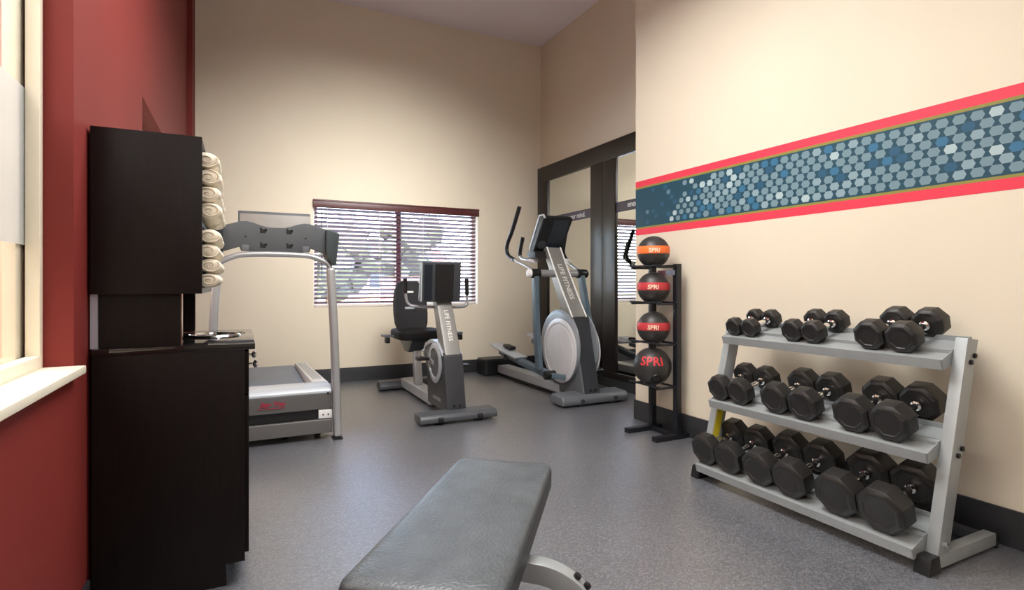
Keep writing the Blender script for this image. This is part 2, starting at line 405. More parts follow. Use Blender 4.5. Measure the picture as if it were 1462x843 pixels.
# ------------------------------------------------------------------ cabinets on the left
Y0, Y1 = 2.254, 2.96
bc = thing('base_cabinet', 'dark espresso base cabinet with recessed toe kick against the red wall', 'cabinet', (-.22, 2.6, 0))
xb, xf = -.447, .012
MB().prism([(xb, .001), (xf-.06, .001), (xf-.06, .078), (xf, .078), (xf, .858), (xb, .858)], 'y', Y0, Y0+.019).build('side_panel', 'wood', bc, .0015)
MB().prism([(xb, .001), (xf-.06, .001), (xf-.06, .078), (xf, .078), (xf, .858), (xb, .858)], 'y', Y1-.019, Y1).build('side_panel', 'wood', bc, .0015)
MB().box(xf-.075, xf-.06, Y0+.019, Y1-.019, .001, .078).build('toe_kick', 'base', bc)
MB().box(xb, xb+.01, Y0+.019, Y1-.019, .078, .858).box(xb+.01, xf-.005, Y0+.019, Y1-.019, .078, .096).build('carcass', 'wood', bc)
dr = MB().box(xf-.004, xf+.014, Y0+.022, Y1-.022, .69, .85).build('drawer', 'wood', bc, .002)
for y in (2.47, 2.80):
    MB().lathe([(.006, 0), (.006, .016), (.015, .022), (.016, .030), (.010, .036), (0, .037)], (xf+.014, y, .775), (1, 0, 0), 20).build('knob', 'chrome', dr)
for ya, yb, yk in ((Y0+.022, 2.605, 2.57), (2.609, Y1-.022, 2.645)):
    MB().box(xf-.004, xf+.014, ya, yb, .10, .685).build('door', 'wood', bc, .002)
ct = thing('countertop', 'polished dark stone countertop on the espresso base cabinet', 'countertop', (-.2, 2.6, .86))
MB().box(xb, .046, Y0-.002, Y1+.012, .8585, .881).build('slab', 'counter', ct, .002)
rg = MB().lathe([(.088, 0), (.102, 0), (.104, .004), (.098, .010), (.090, .010), (.088, .004), (.088, 0)], (-.105, 2.62, .881), (0, 0, 1), 48).build('chrome_ring', 'chrome', ct)
MB().cyl((-.105, 2.62, .8812), (-.105, 2.62, .8825), .088, 40).build('drop_hole', 'black', ct)
MB().lathe([(.016, 0), (.022, 0), (.022, .003), (.016, .003), (.016, 0)], (-.005, 2.78, .881), (0, 0, 1), 24).build('cord_grommet', 'chrome', ct)

wc = thing('towel_cabinet', 'dark open-front towel cabinet standing on panels above the stone countertop', 'cabinet', (-.3, 2.6, .882))
xw, xo = -.451, -.126
zb0, zt0 = 1.066, 1.628
MB().box(xw, xo, Y0, Y0+.02, zb0, zt0).build('side_panel', 'wood', wc, .0015)
MB().box(xw, xo, Y1-.02, Y1, zb0, zt0).build('side_panel', 'wood', wc, .0015)
MB().box(xw, xo-.001, Y0+.02, Y1-.02, zt0-.02, zt0).build('top_panel', 'wood', wc)
MB().box(xw, xo-.001, Y0+.02, Y1-.02, zb0, zb0+.02).build('bottom_panel', 'wood', wc)
MB().box(xw, xw+.008, Y0+.02, Y1-.02, zb0+.02, zt0-.02).build('back_panel', 'wood', wc)
MB().box(xw+.008, xo-.004, Y0+.02, Y1-.02, 1.318, 1.336).build('shelf', 'wood', wc)
for y in (Y0+.03, Y1-.05):
    sp = MB().box(-.432, -.193, y, y+.019, .8815, zb0).build('support_panel', 'wood', wc)
    MB().box(-.193, -.189, y, y+.019, .8815, zb0).build('lit_edge', 'chrome', sp)  # bright strip paints window light on the panel's front edge
MB().box(-.455, -.4345, Y0+.022, Y1, .8815, zb0).build('backsplash', 'lav', wc)

def towel(name_loc, r, L, label, group):
    x, y, z = name_loc
    t = thing('rolled_towel', label, 'towel', (x, y, z-r), group=group)
    rng = random.Random(int((x+y*3+z*7)*1000))
    seg = 28; prof = [(0, .62), (.004, .86), (.014, .97), (.03, 1), (L*.5, .985), (L-.03, 1), (L-.014, .97), (L-.004, .86), (L, .62)]
    rings = []
    ph = rng.uniform(0, 6.28)
    for h, k in prof:
        ring = []
        for i in range(seg):
            a = 2*math.pi*i/seg
            q = r*k*(1+.035*math.sin(2*a+ph)+.02*math.sin(3*a+h*40+ph))
            ring.append((x+1.35*q*math.cos(a), y+h, z+q*math.sin(a)*.94))
        rings.append(ring)
    MB().rings(rings).build('roll', 'towel', t)
    # the spiral fold seen on the near end
    pts = [(x+r*(.12+.075*a)*1.35*math.cos(a+ph), y-.001, z+r*(.12+.075*a)*math.sin(a+ph)*.94) for a in [k*.35 for k in range(1, 31)]]
    MB().tube(pts, r*.075, 6).build('spiral_fold', 'towel', t)
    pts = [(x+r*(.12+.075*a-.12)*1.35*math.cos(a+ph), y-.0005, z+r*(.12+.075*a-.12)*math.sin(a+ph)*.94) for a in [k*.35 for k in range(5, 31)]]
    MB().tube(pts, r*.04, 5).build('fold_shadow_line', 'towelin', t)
lev = ['bottom', 'second', 'third', 'top']
for k in range(4):
    r = .0325; towel((-.108+[.004, -.002, .002, -.006][k], 2.283, 1.337+r*.94+k*.0615), r, .24, '%s cream rolled towel of the front stack on the upper shelf' % lev[k], 'rolled towels on the upper shelf')
    towel((-.116+[.010, .006, .002, 0][k], 2.545, 1.337+r*.94+k*.0615), r, .22, '%s cream rolled towel of the rear stack on the upper shelf' % lev[k], 'rolled towels on the upper shelf')
    r = .0285; towel((-.106+[0, .003, -.003, .002][k], 2.283, 1.087+r*.94+k*.054), r, .22, '%s cream rolled towel of the front stack on the lower shelf' % lev[k], 'rolled towels on the lower shelf')
    towel((-.114+[.004, .010, .006, .010][k], 2.53, 1.087+r*.94+k*.054), r, .22, '%s cream rolled towel of the rear stack on the lower shelf' % lev[k], 'rolled towels on the lower shelf')

# ------------------------------------------------------------------ treadmill
tc = .215
tm = thing('treadmill', 'silver and grey treadmill with console back towards the room, beside the espresso cabinet', 'treadmill', (tc, 5.0, 0))
for s in (-1, 1):
    pts = [(tc+s*.402, 4.075, .012), (tc+s*.395, 4.085, .3), (tc+s*.382, 4.09, .75), (tc+s*.358, 4.10, 1.215)]
    p_ = MB().tube(pts, .03, rect=(.052, .085), smooth=2, up=(0, 1, 0)).build('upright', 'silver', tm, .023, 4)
    MB().box(tc+s*.40-.032, tc+s*.40+.032, 4.02, 4.13, 0, .012).build('foot_pad', 'black', p_)
MB().tube([(tc-.358, 4.10, 1.20), (tc-.345, 4.10, 1.245), (tc-.29, 4.10, 1.275), (tc-.20, 4.10, 1.306), (tc+.20, 4.10, 1.306), (tc+.29, 4.10, 1.275), (tc+.345, 4.10, 1.245), (tc+.358, 4.10, 1.20)], .0185, 16, smooth=2).build('crossbar', 'silver', tm)
half = [(0, 1.488), (.05, 1.489), (.10, 1.502), (.14, 1.516), (.18, 1.526), (.215, 1.524), (.26, 1.510), (.325, 1.490), (.325, 1.318), (.226, 1.352), (.215, 1.324), (0, 1.320)]
poly = [(tc+a, z) for a, z in half]+[(tc-a, z) for a, z in half[-2:0:-1]]
cn = MB().prism(poly, 'y', 4.095, 4.135).build('console', 'greydark', tm, .004)
for s in (-1, 1):
    pl = [(tc+s*a, z) for a, z in ((.323, 1.484), (.335, 1.487), (.405, 1.466), (.415, 1.455), (.392, 1.24), (.375, 1.232), (.345, 1.27), (.323, 1.315))]
    MB().prism(pl, 'y', 4.06, 4.26).build('end_cap', 'greengrey' if s > 0 else 'black', cn, .012, 3)
    MB().tube([(tc+s*.385, 4.24, 1.40), (tc+s*.385, 4.40, 1.395), (tc+s*.385, 4.55, 1.38)], .017, 12, smooth=2).build('handrail', 'silver', tm)
    for z in (1.41, 1.335):
        pass
    MB().cyl((tc+s*.19, 4.094, 1.42), (tc+s*.19, 4.0955, 1.42), .007, 16).build('screw_hole', 'black', cn)
    MB().box(tc+s*.19-.022, tc+s*.19+.022, 4.088, 4.096, 1.324, 1.364).build('mount_bracket', 'midgrey', cn, .004)
    for z in (1.462, 1.362):
        q = MB().box(tc+s*.083-.018, tc+s*.083+.018, 4.0935, 4.0952, z-.015, z+.012).box(tc+s*.083-.018, tc+s*.083-.006, 4.0935, 4.0952, z+.012, z+.022).box(tc+s*.083+.010, tc+s*.083+.026, 4.0935, 4.0952, z-.002, z+.016)
        q.build('cable_clip', 'black', cn)
sc_ = MB().prism([(4.22, 1.42), (4.26, 1.41), (4.31, 1.605), (4.27, 1.615)], 'x', tc-.235, tc+.24).build('display', 'greydark', tm, .004)
MB().prism([(4.2185, 1.44), (4.2215, 1.44), (4.2655, 1.595), (4.2625, 1.595)], 'x', tc-.222, tc+.236).build('display_back', 'taupe', sc_)
# motor hood
hood = [(4.085, .212), (4.075, .33), (4.095, .362), (4.15, .378), (4.42, .355), (4.42, .212)]
hd = MB().prism([(4.085, .212), (4.078, .325), (4.10, .335), (4.42, .335), (4.42, .212)], 'x', tc-.378, tc+.364).build('motor_hood', 'hoodgrey', tm, .006, 3)
MB().prism([(4.076, .326), (4.078, .345), (4.10, .366), (4.15, .378), (4.42, .355), (4.42, .33), (4.10, .33)], 'x', tc-.379, tc+.365).build('hood_top', 'lightsilver', hd, .006, 3)
text('logo_script', 'Star Trac', .042, lambda x, y: (tc-.025+x, 4.0765, .278+y), 'crimson', hd, bold=.0012, shear=.35)
MB().box(tc-.115, tc+.055, 4.0775, 4.0795, .248, .252).build('logo_underline', 'crimson', hd)
MB().cyl((tc+.338, 4.074, .325), (tc+.338, 4.08, .325), .009, 16).build('vent_hole', 'black', hd)
MB().box(tc-.378, tc+.37, 4.10, 4.30, .145, .212).build('front_gap', 'black', tm)
MB().box(tc+.275, tc+.368, 4.078, 4.10, .148, .208).build('corner_bracket', 'white', tm, .004)
for x in (.305, .34): MB().cyl((tc+x, 4.076, .175), (tc+x, 4.079, .175), .006, 12).build('bracket_bolt', 'black', tm)
MB().box(tc-.378, tc+.366, 4.07, 4.34, .045, .142).build('lower_panel', 'hoodgrey', tm, .008, 3)
for x in (-.28, .06, .28): MB().cyl((tc+x-.02, 4.2, .032), (tc+x+.02, 4.2, .032), .031, 24).build('wheel', 'black', tm)
MB().box(tc-.36, tc+.36, 4.42, 6.08, .17, .255).build('deck', 'gunmetal', tm, .006)
MB().box(tc-.265, tc+.265, 4.421, 6.05, .255, .268).build('belt', 'belt', tm, .003)
for s in (-1, 1):
    a, b_ = sorted((tc+s*.275, tc+s*.385))
    q = MB().prism([(4.40, .20), (4.40, .352), (4.52, .345), (6.0, .296), (6.09, .270), (6.09, .16)], 'x', a, b_).build('side_rail', 'white', tm, .008)
    for k in range(3):
        xx = tc+s*(.305+.025*k)
        MB().prism([(4.62, .3425), (4.62, .3465), (5.9, .3035), (5.9, .2995)], 'x', xx-.007, xx+.007).build('grip_rib', 'lightsilver', q)
MB().box(tc-.34, tc-.26, 5.95, 6.05, 0, .17).box(tc+.26, tc+.34, 5.95, 6.05, 0, .17).build('rear_foot', 'black', tm, .01)

# ------------------------------------------------------------------ recumbent bike
bx = 1.565
bk = thing('recumbent_bike', 'grey recumbent exercise bike with black seat, between the treadmill and the elliptical', 'exercise bike', (bx, 4.9, 0))
ft = MB().prism([(4.07, .02), (4.065, .055), (4.09, .082), (4.22, .088), (4.25, .06), (4.25, .02)], 'x', 1.228, 1.878).build('front_foot', 'footgrey', bk, .012, 3)
for x in (1.39, 1.72):
    MB().cyl((x-.035, 4.12, .028), (x+.035, 4.12, .028), .027, 20).cyl((x-.02, 4.062, .045), (x+.02, 4.062, .045), .018, 16).build('transport_wheel', 'black', ft)
side = [(4.185, .085), (4.265, .512), (4.44, .60), (4.60, .605), (4.74, .56), (4.80, .47), (4.72, .34), (4.69, .06), (4.24, .06)]
sh = MB().prism(side, 'x', 1.482, 1.648).build('shroud', 'gunmetal', bk, .010, 3)
MB().prism([(4.275, .512), (4.43, .612), (4.60, .622), (4.755, .575), (4.83, .47), (4.81, .455), (4.73, .545), (4.59, .588), (4.45, .578), (4.30, .50)], 'x', 1.476, 1.654).build('shroud_trim', 'lightsilver', bk, .004)
MB().lathe([(.12, 0), (.165, 0), (.17, .008), (.155, .016), (.125, .016), (.12, 0)], (1.482, 4.475, .43), (-1, 0, 0), 48).build('crank_ring', 'lightsilver', bk)
MB().lathe([(0, 0), (.118, 0), (.118, .006), (0, .007)], (1.482, 4.475, .43), (-1, 0, 0), 48).build('crank_disc', 'midgrey', bk)
for s, (py, pz) in ((-1, (4.60, .455)), (1, (4.385, .405))):
    X = 1.474 if s < 0 else 1.656
    MB().tube([(X+s*.012, 4.475, .43), (X+s*.012, py, pz)], .01, rect=(.018, .03)).build('crank_arm', 'silver', bk, .003)
    pd = MB().box(min(X+s*.02, X+s*(.12 if s < 0 else .09)), max(X+s*.02, X+s*(.12 if s < 0 else .09)), py-.05, py+.05, pz-.012, pz+.014).build('pedal', 'black', bk, .005)
    if s < 0: MB().tube([(X+s*.03, py-.03, pz+.01), (X+s*.04, py-.035, pz+.06), (X+s*.07, py-.04, pz+.085), (X+s*.10, py-.035, pz+.06), (X+s*.11, py-.03, pz+.01)], .006, rect=(.02, .004), smooth=2).build('foot_strap', 'silver', pd)
nf = [(4.27, .515), (4.36, .70), (4.44, .85), (4.52, .985)]; nb = [(4.62, .99), (4.56, .85), (4.50, .70), (4.44, .57)]
nk = MB().prism(nf+nb, 'x', 1.497, 1.636).build('neck', 'necksilver', bk, .012, 3)
def on_neck(poly, xc, eps):
    import bisect
    seg = [0]
    for a, b2 in zip(poly[:-1], poly[1:]): seg.append(seg[-1]+math.hypot(b2[0]-a[0], b2[1]-a[1]))
    def f(x, y):      # x runs down the neck from its middle, y towards world +X
        d = seg[-1]/2-x; k = max(0, min(len(seg)-2, bisect.bisect(seg, d)-1)); t = (d-seg[k])/(seg[k+1]-seg[k])
        a, b2 = poly[k], poly[k+1]; ty, tz = b2[0]-a[0], b2[1]-a[1]; n_ = math.hypot(ty, tz)
        return (xc+y, a[0]+ty*t-eps*tz/n_, a[1]+tz*t+eps*ty/n_)
    return f
text('neck_lettering', 'LIFE FITNESS', .052, on_neck(nf, 1.566, .0025), 'neckink', nk, bold=.001)
text('side_lettering', 'LIFE FITNESS', .036, lambda x, y: (1.4805, 4.44-x, .135+y), 'greyink', sh, bold=.0008)
for x in (1.545, 1.595): MB().cyl((x, 4.180, .115), (x, 4.192, .113), .009, 14).build('bolt', 'black', sh)
cs = MB().prism([(4.455, .948), (4.43, 1.285), (4.50, 1.292), (4.55, .955)], 'x', 1.352, 1.70).build('console', 'gunmetal', bk, .010, 3)
MB().prism([(4.4525, .955), (4.4495, .955), (4.4245, 1.268), (4.4275, 1.268)], 'x', 1.468, 1.632).build('back_recess', 'black', cs)
MB().prism([(4.4525, .965), (4.4495, .965), (4.4265, 1.262), (4.4295, 1.262)], 'x', 1.372, 1.442).build('side_panel', 'screenb', cs)
MB().prism([(4.456, .955), (4.449, .955), (4.424, 1.280), (4.431, 1.280)], 'x', 1.344, 1.354).build('lit_edge', 'lightsilver', cs)  # pale strip paints the light caught by the console's left bevel
MB().prism([(4.553, .97), (4.548, .97), (4.503, 1.28), (4.508, 1.28)], 'x', 1.375, 1.68).build('screen', 'screenb', cs)
hb = MB().tube([(1.262, 4.63, 1.13), (1.265, 4.63, .99), (1.285, 4.625, .925), (1.34, 4.61, .905), (1.55, 4.60, .90), (1.77, 4.61, .895), (1.825, 4.625, .905), (1.832, 4.63, .97), (1.828, 4.63, 1.13)], .013, 12, smooth=2).build('handlebar', 'silver', bk)
MB().cyl((1.263, 4.63, 1.02), (1.261, 4.63, 1.15), .018, 14).build('grip', 'black', hb); MB().cyl((1.831, 4.63, 1.0), (1.827, 4.63, 1.15), .018, 14).build('grip', 'black', hb)
MB().prism([(4.66, .03), (4.66, .12), (5.66, .12), (5.66, .03)], 'x', 1.495, 1.625).build('floor_rail', 'lightsilver', bk, .010, 3)
MB().prism([(5.62, .015), (5.615, .05), (5.65, .095), (5.75, .095), (5.79, .05), (5.79, .015)], 'x', 1.27, 1.86).build('rear_foot', 'footgrey', bk, .012, 3)
MB().box(1.29, 1.34, 5.64, 5.76, 0, .016).box(1.79, 1.84, 5.64, 5.76, 0, .016).build('rubber_pad', 'black', bk)
MB().tube([(1.555, 5.22, .11), (1.56, 5.34, .56)], .04, rect=(.075, .085)).build('seat_post', 'silver', bk, .010)
MB().prism([(5.16, .535), (5.16, .565), (5.60, .575), (5.60, .525), (5.42, .43), (5.28, .43)], 'x', 1.47, 1.65).build('seat_carriage', 'gunmetal', bk, .010)
st = MB().prism(rrect(1.335, 1.785, 5.05, 5.52, .09), 'z', .565, .655).build('seat', 'seatvinyl', bk, .028, 4)
for s in (-1, 1):
    X = bx+s*.19
    q = MB().tube([(X, 5.35, .585), (X+s*.11, 5.30, .60), (X+s*.17, 5.22, .612), (X+s*.175, 5.05, .62)], .02, rect=(.05, .022), smooth=2).build('side_handle', 'midgrey', bk, .006)
    MB().box(X+s*.165-.02, X+s*.165+.02, 5.02, 5.09, .555, .61).build('hand_grip', 'black', q, .008)
out = []
prof = [(.62, .115), (.64, .15), (.70, .172), (.80, .180), (.92, .178), (1.02, .165), (1.09, .135), (1.13, .085)]
for z, hw in prof:
    yb = 5.50+(z-.62)*.22
    ring = []
    for k in range(24):
        a = 2*math.pi*k/24; cx_, sy_ = math.cos(a), math.sin(a)
        ring.append((bx-.005+hw*math.copysign(abs(cx_)**.6, cx_), yb+.032*math.copysign(abs(sy_)**.7, sy_)+.03*cx_*cx_*-1, z))
    out.append(ring)
br = MB().rings(out).build('backrest', 'seatvinyl', bk)
MB().prism([(a, z) for a, z in rrect(1.50, 1.60, 1.010, 1.028, .008, 3)], 'y', 5.545, 5.557).build('lit_hand_slot', 'white', br)  # white piece paints the window light showing through the backrest slot
MB().prism([(a, z) for a, z in rrect(1.50, 1.60, .845, .868, .01, 3)], 'y', 5.510, 5.522).build('lit_hand_slot', 'lightsilver', br)
MB().box(1.53, 1.60, 5.55, 5.62, .50, .80).build('backrest_bracket', 'gunmetal', bk, .006)

# ------------------------------------------------------------------ elliptical trainer
ex = 2.87
el = thing('elliptical_trainer', 'grey elliptical trainer with large pale side disc, in front of the mirror panels', 'elliptical trainer', (ex, 5.0, 0))
ft = MB().prism([(4.13, .015), (4.12, .06), (4.15, .10), (4.33, .108), (4.37, .07), (4.37, .015)], 'x', 2.535, 3.255).build('front_foot', 'midgrey', el, .022, 4)
for x in (2.74, 3.10):
    MB().cyl((x-.03, 4.16, .027), (x+.03, 4.16, .027), .027, 20).cyl((x, 4.115, .05), (x, 4.135, .05), .02, 20).build('transport_wheel', 'gunmetal', ft)
side = [(4.175, .10), (4.36, .80), (4.42, .835), (4.60, .862), (4.74, .82), (4.86, .72), (4.92, .58), (4.92, .42), (4.86, .28), (4.74, .17), (4.66, .06), (4.24, .06)]
sh = MB().prism(side, 'x', 2.785, 2.965).build('shroud', 'midgrey', el, .012, 3)
MB().prism([(4.168, .10), (4.353, .80), (4.365, .80), (4.18, .10)], 'x', 2.797, 2.955).build('front_panel', 'gunmetal', sh)
for x in (2.86, 2.91): MB().cyl((x, 4.168, .13), (x, 4.186, .125), .011, 14).build('bolt', 'black', sh)
for s in (-1, 1):
    X = 2.785 if s < 0 else 2.965
    MB().lathe([(0, 0), (.352, 0), (.355, .015), (.335, .030), (.31, .034), (0, .034)], (X, 4.575, .50), (s, 0, 0), 64).build('side_ring', 'ringgrey', el)
    MB().lathe([(0, .034), (.305, .034), (.308, .042), (.295, .048), (.262, .048), (.256, .042), (.250, .042), (.244, .047), (0, .056)], (X, 4.535, .462), (s, 0, 0), 64).build('side_disc', 'whitedisc', el)
nf = [(4.345, .79), (4.47, .98), (4.61, 1.20), (4.77, 1.47)]; nb = [(4.87, 1.47), (4.73, 1.20), (4.61, .98), (4.52, .82)]
def lean(b):      # the neck leans slightly to the room side as it rises
    for v in b.bm.verts: v.co.x -= .022+.030*max(0, (v.co.z-.79)/.68)
    return b
nk = lean(MB().prism(nf+nb, 'x', 2.795, 2.945)).build('neck', 'necksilver', el, .014, 3)
for s in (-1, 1):
    X = 2.792 if s < 0 else 2.948
    lean(MB().tube([(X, y-.004, z) for y, z in nf], .008, 8)).build('neck_edge', 'white', nk)
on_el = on_neck(nf, 2.870, .0025)
def on_el_lean(x, y):
    p = on_el(x, y); return (p[0]-.022-.030*max(0, (p[2]-.79)/.68), p[1], p[2])
text('neck_lettering', 'LIFE FITNESS', .074, on_el_lean, 'neckink', nk, bold=.0015)
cs = MB().prism([(4.855, 1.425), (4.63, 1.745), (4.66, 1.775), (4.73, 1.775), (4.95, 1.45), (4.92, 1.42)], 'x', 2.635, 2.965).build('console', 'black', el, .018, 4)
MB().prism([(4.851, 1.432), (4.8465, 1.429), (4.634, 1.731), (4.6385, 1.734)], 'x', 2.755, 2.925).build('back_recess', 'screenb', cs)
MB().prism([(4.930, 1.455), (4.72, 1.765), (4.66, 1.768), (4.632, 1.74), (4.625, 1.742), (4.655, 1.782), (4.735, 1.782), (4.945, 1.458)], 'x', 2.630, 2.648).build('lit_edge', 'lightsilver', cs)  # light on the console's left side, put in as a pale strip
sp = Vector((2.70, 4.80, 1.495)); nrm = Vector((0, -.82, -.57))
MB().cyl(sp+nrm*-.02, sp+nrm*.006, .045, 28).build('speaker', 'gunmetal', cs)
MB().prism([(4.78, 1.355), (4.80, 1.43), (4.97, 1.43), (4.97, 1.37)], 'x', 2.62, 2.93).build('accessory_tray', 'black', el, .010)
cb = MB().cyl((2.57, 4.665, 1.205), (3.05, 4.665, 1.205), .036, 28).build('crossbar', 'silver', el)
for a, b_ in ((2.50, 2.60), (3.025, 3.12)): MB().cyl((a, 4.665, 1.205), (b_, 4.665, 1.205), .045, 28).build('hub', 'black', el, .008)
MB().lathe([(.043, 0), (.042, .02), (.03, .034), (0, .038)], (2.50, 4.665, 1.205), (-1, 0, 0), 28).build('hub_cap', 'white', el)
MB().lathe([(.043, 0), (.042, .02), (.03, .034), (0, .038)], (3.12, 4.665, 1.205), (1, 0, 0), 28).build('hub_cap', 'black', el)
MB().tube([(2.55, 4.655, 1.18), (2.56, 4.66, .70), (2.585, 4.64, .27)], .03, rect=(.045, .085), up=(0, 1, 0), smooth=2).build('swing_arm', 'slate', el, .012)
MB().tube([(3.072, 4.655, 1.18), (3.085, 4.53, .70), (3.09, 4.42, .27)], .03, rect=(.045, .085), up=(0, 1, 0), smooth=2).build('swing_arm', 'slate', el, .012)
hl = MB().tube([(2.52, 4.95, 1.86), (2.515, 5.10, 1.64), (2.51, 5.22, 1.51), (2.51, 5.20, 1.40), (2.515, 5.02, 1.345), (2.53, 4.72, 1.255), (2.53, 4.66, 1.21)], .016, 12, smooth=3).build('handlebar', 'silver', el)
MB().tube([(2.521, 4.94, 1.88), (2.515, 5.10, 1.64), (2.51, 5.22, 1.51), (2.51, 5.20, 1.40), (2.514, 5.04, 1.350)], .0215, 12, smooth=3).build('grip', 'black', hl)
hl = MB().tube([(3.10, 4.97, 1.70), (3.11, 5.05, 1.52), (3.12, 5.08, 1.42), (3.12, 4.96, 1.32), (3.10, 4.72, 1.235), (3.08, 4.66, 1.21)], .016, 12, smooth=3).build('handlebar', 'silver', el)
MB().tube([(3.099, 4.96, 1.72), (3.11, 5.05, 1.52), (3.12, 5.08, 1.42), (3.12, 4.97, 1.325)], .0215, 12, smooth=3).build('grip', 'black', hl)
for X, Xi in ((2.655, 2.70), (3.045, 2.96)):
    q = MB().tube([(X, 5.13, 1.58), (X, 5.19, 1.45), (X, 5.19, 1.39), (X, 5.10, 1.355), (X+.01, 4.86, 1.335)], .016, 12, smooth=2).build('fixed_handle', 'silver', el)
    MB().tube([(X, 5.125, 1.59), (X, 5.19, 1.45), (X, 5.19, 1.40)], .021, 12, smooth=2).build('grip', 'black', q)
    MB().cyl((X, 4.95, 1.345), (X+.01, 4.86, 1.335), .028, 16).build('collar', 'white', q)
# pedals and linkage
for X, yf, zf, yr, zr in ((2.63, 4.52, .235, 5.60, .345), (3.10, 4.42, .25, 5.70, .44)):
    MB().tube([(X, yf, zf), (X, 5.0, zf+.045), (X, yr, zr)], .03, rect=(.075, .062)).build('pedal_beam', 'slate', el, .012)
    pl = MB().prism([(5.12, .318+zr-.345), (5.10, .335+zr-.345), (5.62, .395+zr-.345), (5.75, .425+zr-.345), (5.76, .405+zr-.345), (5.62, .372+zr-.345)], 'x', X-.075, X+.075).build('foot_plate', 'lightsilver', el, .006)
    MB().prism([(5.38, .378+zr-.345), (5.38, .415+zr-.345), (5.55, .43+zr-.345), (5.58, .40+zr-.345)], 'x', X+.0, X+.072).build('toe_cup', 'black', pl, .008)
    MB().cyl((X-.055, yf, zf), (X+.055, yf, zf), .042, 24).build('pivot', 'black', el, .006)
    MB().tube([(X, yf-.02, zf), (X+(.10 if X < ex else -.10), 4.40, .22)], .02, rect=(.03, .05)).build('link', 'slate', el, .006)
    MB().cyl((X-.045, 5.42, .30+zr-.345), (X+.045, 5.42, .30+zr-.345), .03, 20).build('roller', 'black', el)
MB().prism([(4.60, .035), (4.60, .125), (6.02, .125), (6.02, .035)], 'x', 2.775, 2.925).build('floor_rail', 'lightsilver', el, .012, 3)
MB().prism([(4.60, .008), (4.60, .034), (6.02, .034), (6.02, .008)], 'x', 2.785, 2.915).build('rail_skirt', 'black', el)
MB().prism(rrect(2.60, 3.14, 6.01, 6.27, .045), 'z', 0, .198).build('rear_housing', 'black', el, .022, 4)

# ------------------------------------------------------------------ medicine balls and their rack
rk = thing('ball_rack', 'black steel medicine ball rack with two posts beside the right wall', 'rack', (2.74, 3.12, 0))
P1, P2 = (2.80, 3.265), (2.785, 2.985)
MB().box(P2[0]-.022, P2[0]+.022, P2[1]-.021, P2[1]+.021, .03, 1.245).build('post', 'steelblk', rk, .003)
MB().box(P1[0]-.022, P1[0]+.022, P1[1]-.021, P1[1]+.021, .03, 1.245).build('post', 'steelblk', rk, .003)
MB().box(2.575, 2.872, P2[1]-.026, P2[1]+.026, 0, .034).build('foot_bar', 'steelblk', rk, .003)
MB().box(2.555, 2.872, P1[1]-.026, P1[1]+.026, 0, .034).build('foot_bar', 'steelblk', rk, .003)
MB().box(P2[0]-.02, P2[0]+.02, P2[1]+.026, P1[1]-.026, .004, .030).build('base_tie', 'steelblk', rk, .003)
balls = [(2.683, 3.118, 1.333, .1155), (2.683, 3.118, 1.072, .1155), (2.683, 3.118, .785, .1165), (2.672, 3.118, .505, .136)]
for x, y, z, r in balls:
    zz = z-math.sqrt((r+.008)**2-.068**2)
    for dx in (-.068, .068):
        MB().cyl((x+dx, P2[1]-.03, zz), (x+dx, P1[1]+.03, zz), .0075, 12).build('cradle_rod', 'steelblk', rk)
    for yy in (P2[1], P1[1]):
        MB().box(x-.078, 2.765, yy-.009, yy+.009, zz-.018, zz-.004).build('bracket_arm', 'steelblk', rk)
tg = MB().box(P2[0]-.040, P2[0]-.027, P2[1]-.005, P2[1]+.075, 1.165, 1.20).build('sign_plate', 'tagblue', rk)
MB().box(P2[0]-.0405, P2[0]-.0265, P2[1]+.076, P2[1]+.16, 1.165, 1.20).build('sign_plate', 'tagred', rk)
lab = ['topmost medicine ball on the rack, black with an orange band', 'second medicine ball from the top, black with a red band',
       'third medicine ball from the top, black with a red band', 'lowest and largest medicine ball, plain black with big red letters']
for i, (x, y, z, r) in enumerate(balls):
    t = thing('medicine_ball', lab[i], 'medicine ball', (x, y, z-r), group='medicine balls on the black rack')
    MB().sphere((x, y, z), r, 56, 36).build('ball_shell', 'ball', t)
    a0 = math.atan2(-y, -x)+(-.02 if i else .05)   # the lettering faces the room
    def onball(u, v, R_=r+.0022, x=x, y=y, z=z, a0=a0, lift=0):
        a = a0+u/R_; e = (v+lift)/R_
        return (x+R_*math.cos(e)*math.cos(a), y+R_*math.cos(e)*math.sin(a), z+R_*math.sin(e))
    if i < 3:
        h = .034; rings = []
        for k in range(9):
            e = -h*.95+2*h*.95*k/8; q = math.sqrt((r+.0012)**2-e*e)
            rings.append([(x+q*math.cos(2*math.pi*j/64), y+q*math.sin(2*math.pi*j/64), z+e+.008) for j in range(64)])
        bd = MB().rings(rings, cap=False)
        bd = bd.build('band', 'orange' if i == 0 else 'redband', t)
        text('lettering', 'SPRI', .044, lambda u, v: onball(u, v, lift=.007, R_=r+.0025), 'creamink' if i else 'orange', t, bold=.0012, shear=.1, fine=.012)
        if i == 0: t.children[-1].data.materials[0] = M['creamink']
    else:
        text('lettering', 'SPRI', .092, lambda u, v: onball(u, v, lift=.05), 'redink', t, bold=.0018, spacing=1.05, fine=.02)
        MB().lathe([(.030, .0), (.042, .002), (.040, .008), (.030, .006), (.030, 0)], (x-.045, y-.095, z-.062-.012), (-.36, -.76, -.52), 28).build('valve_rim', 'black', t)

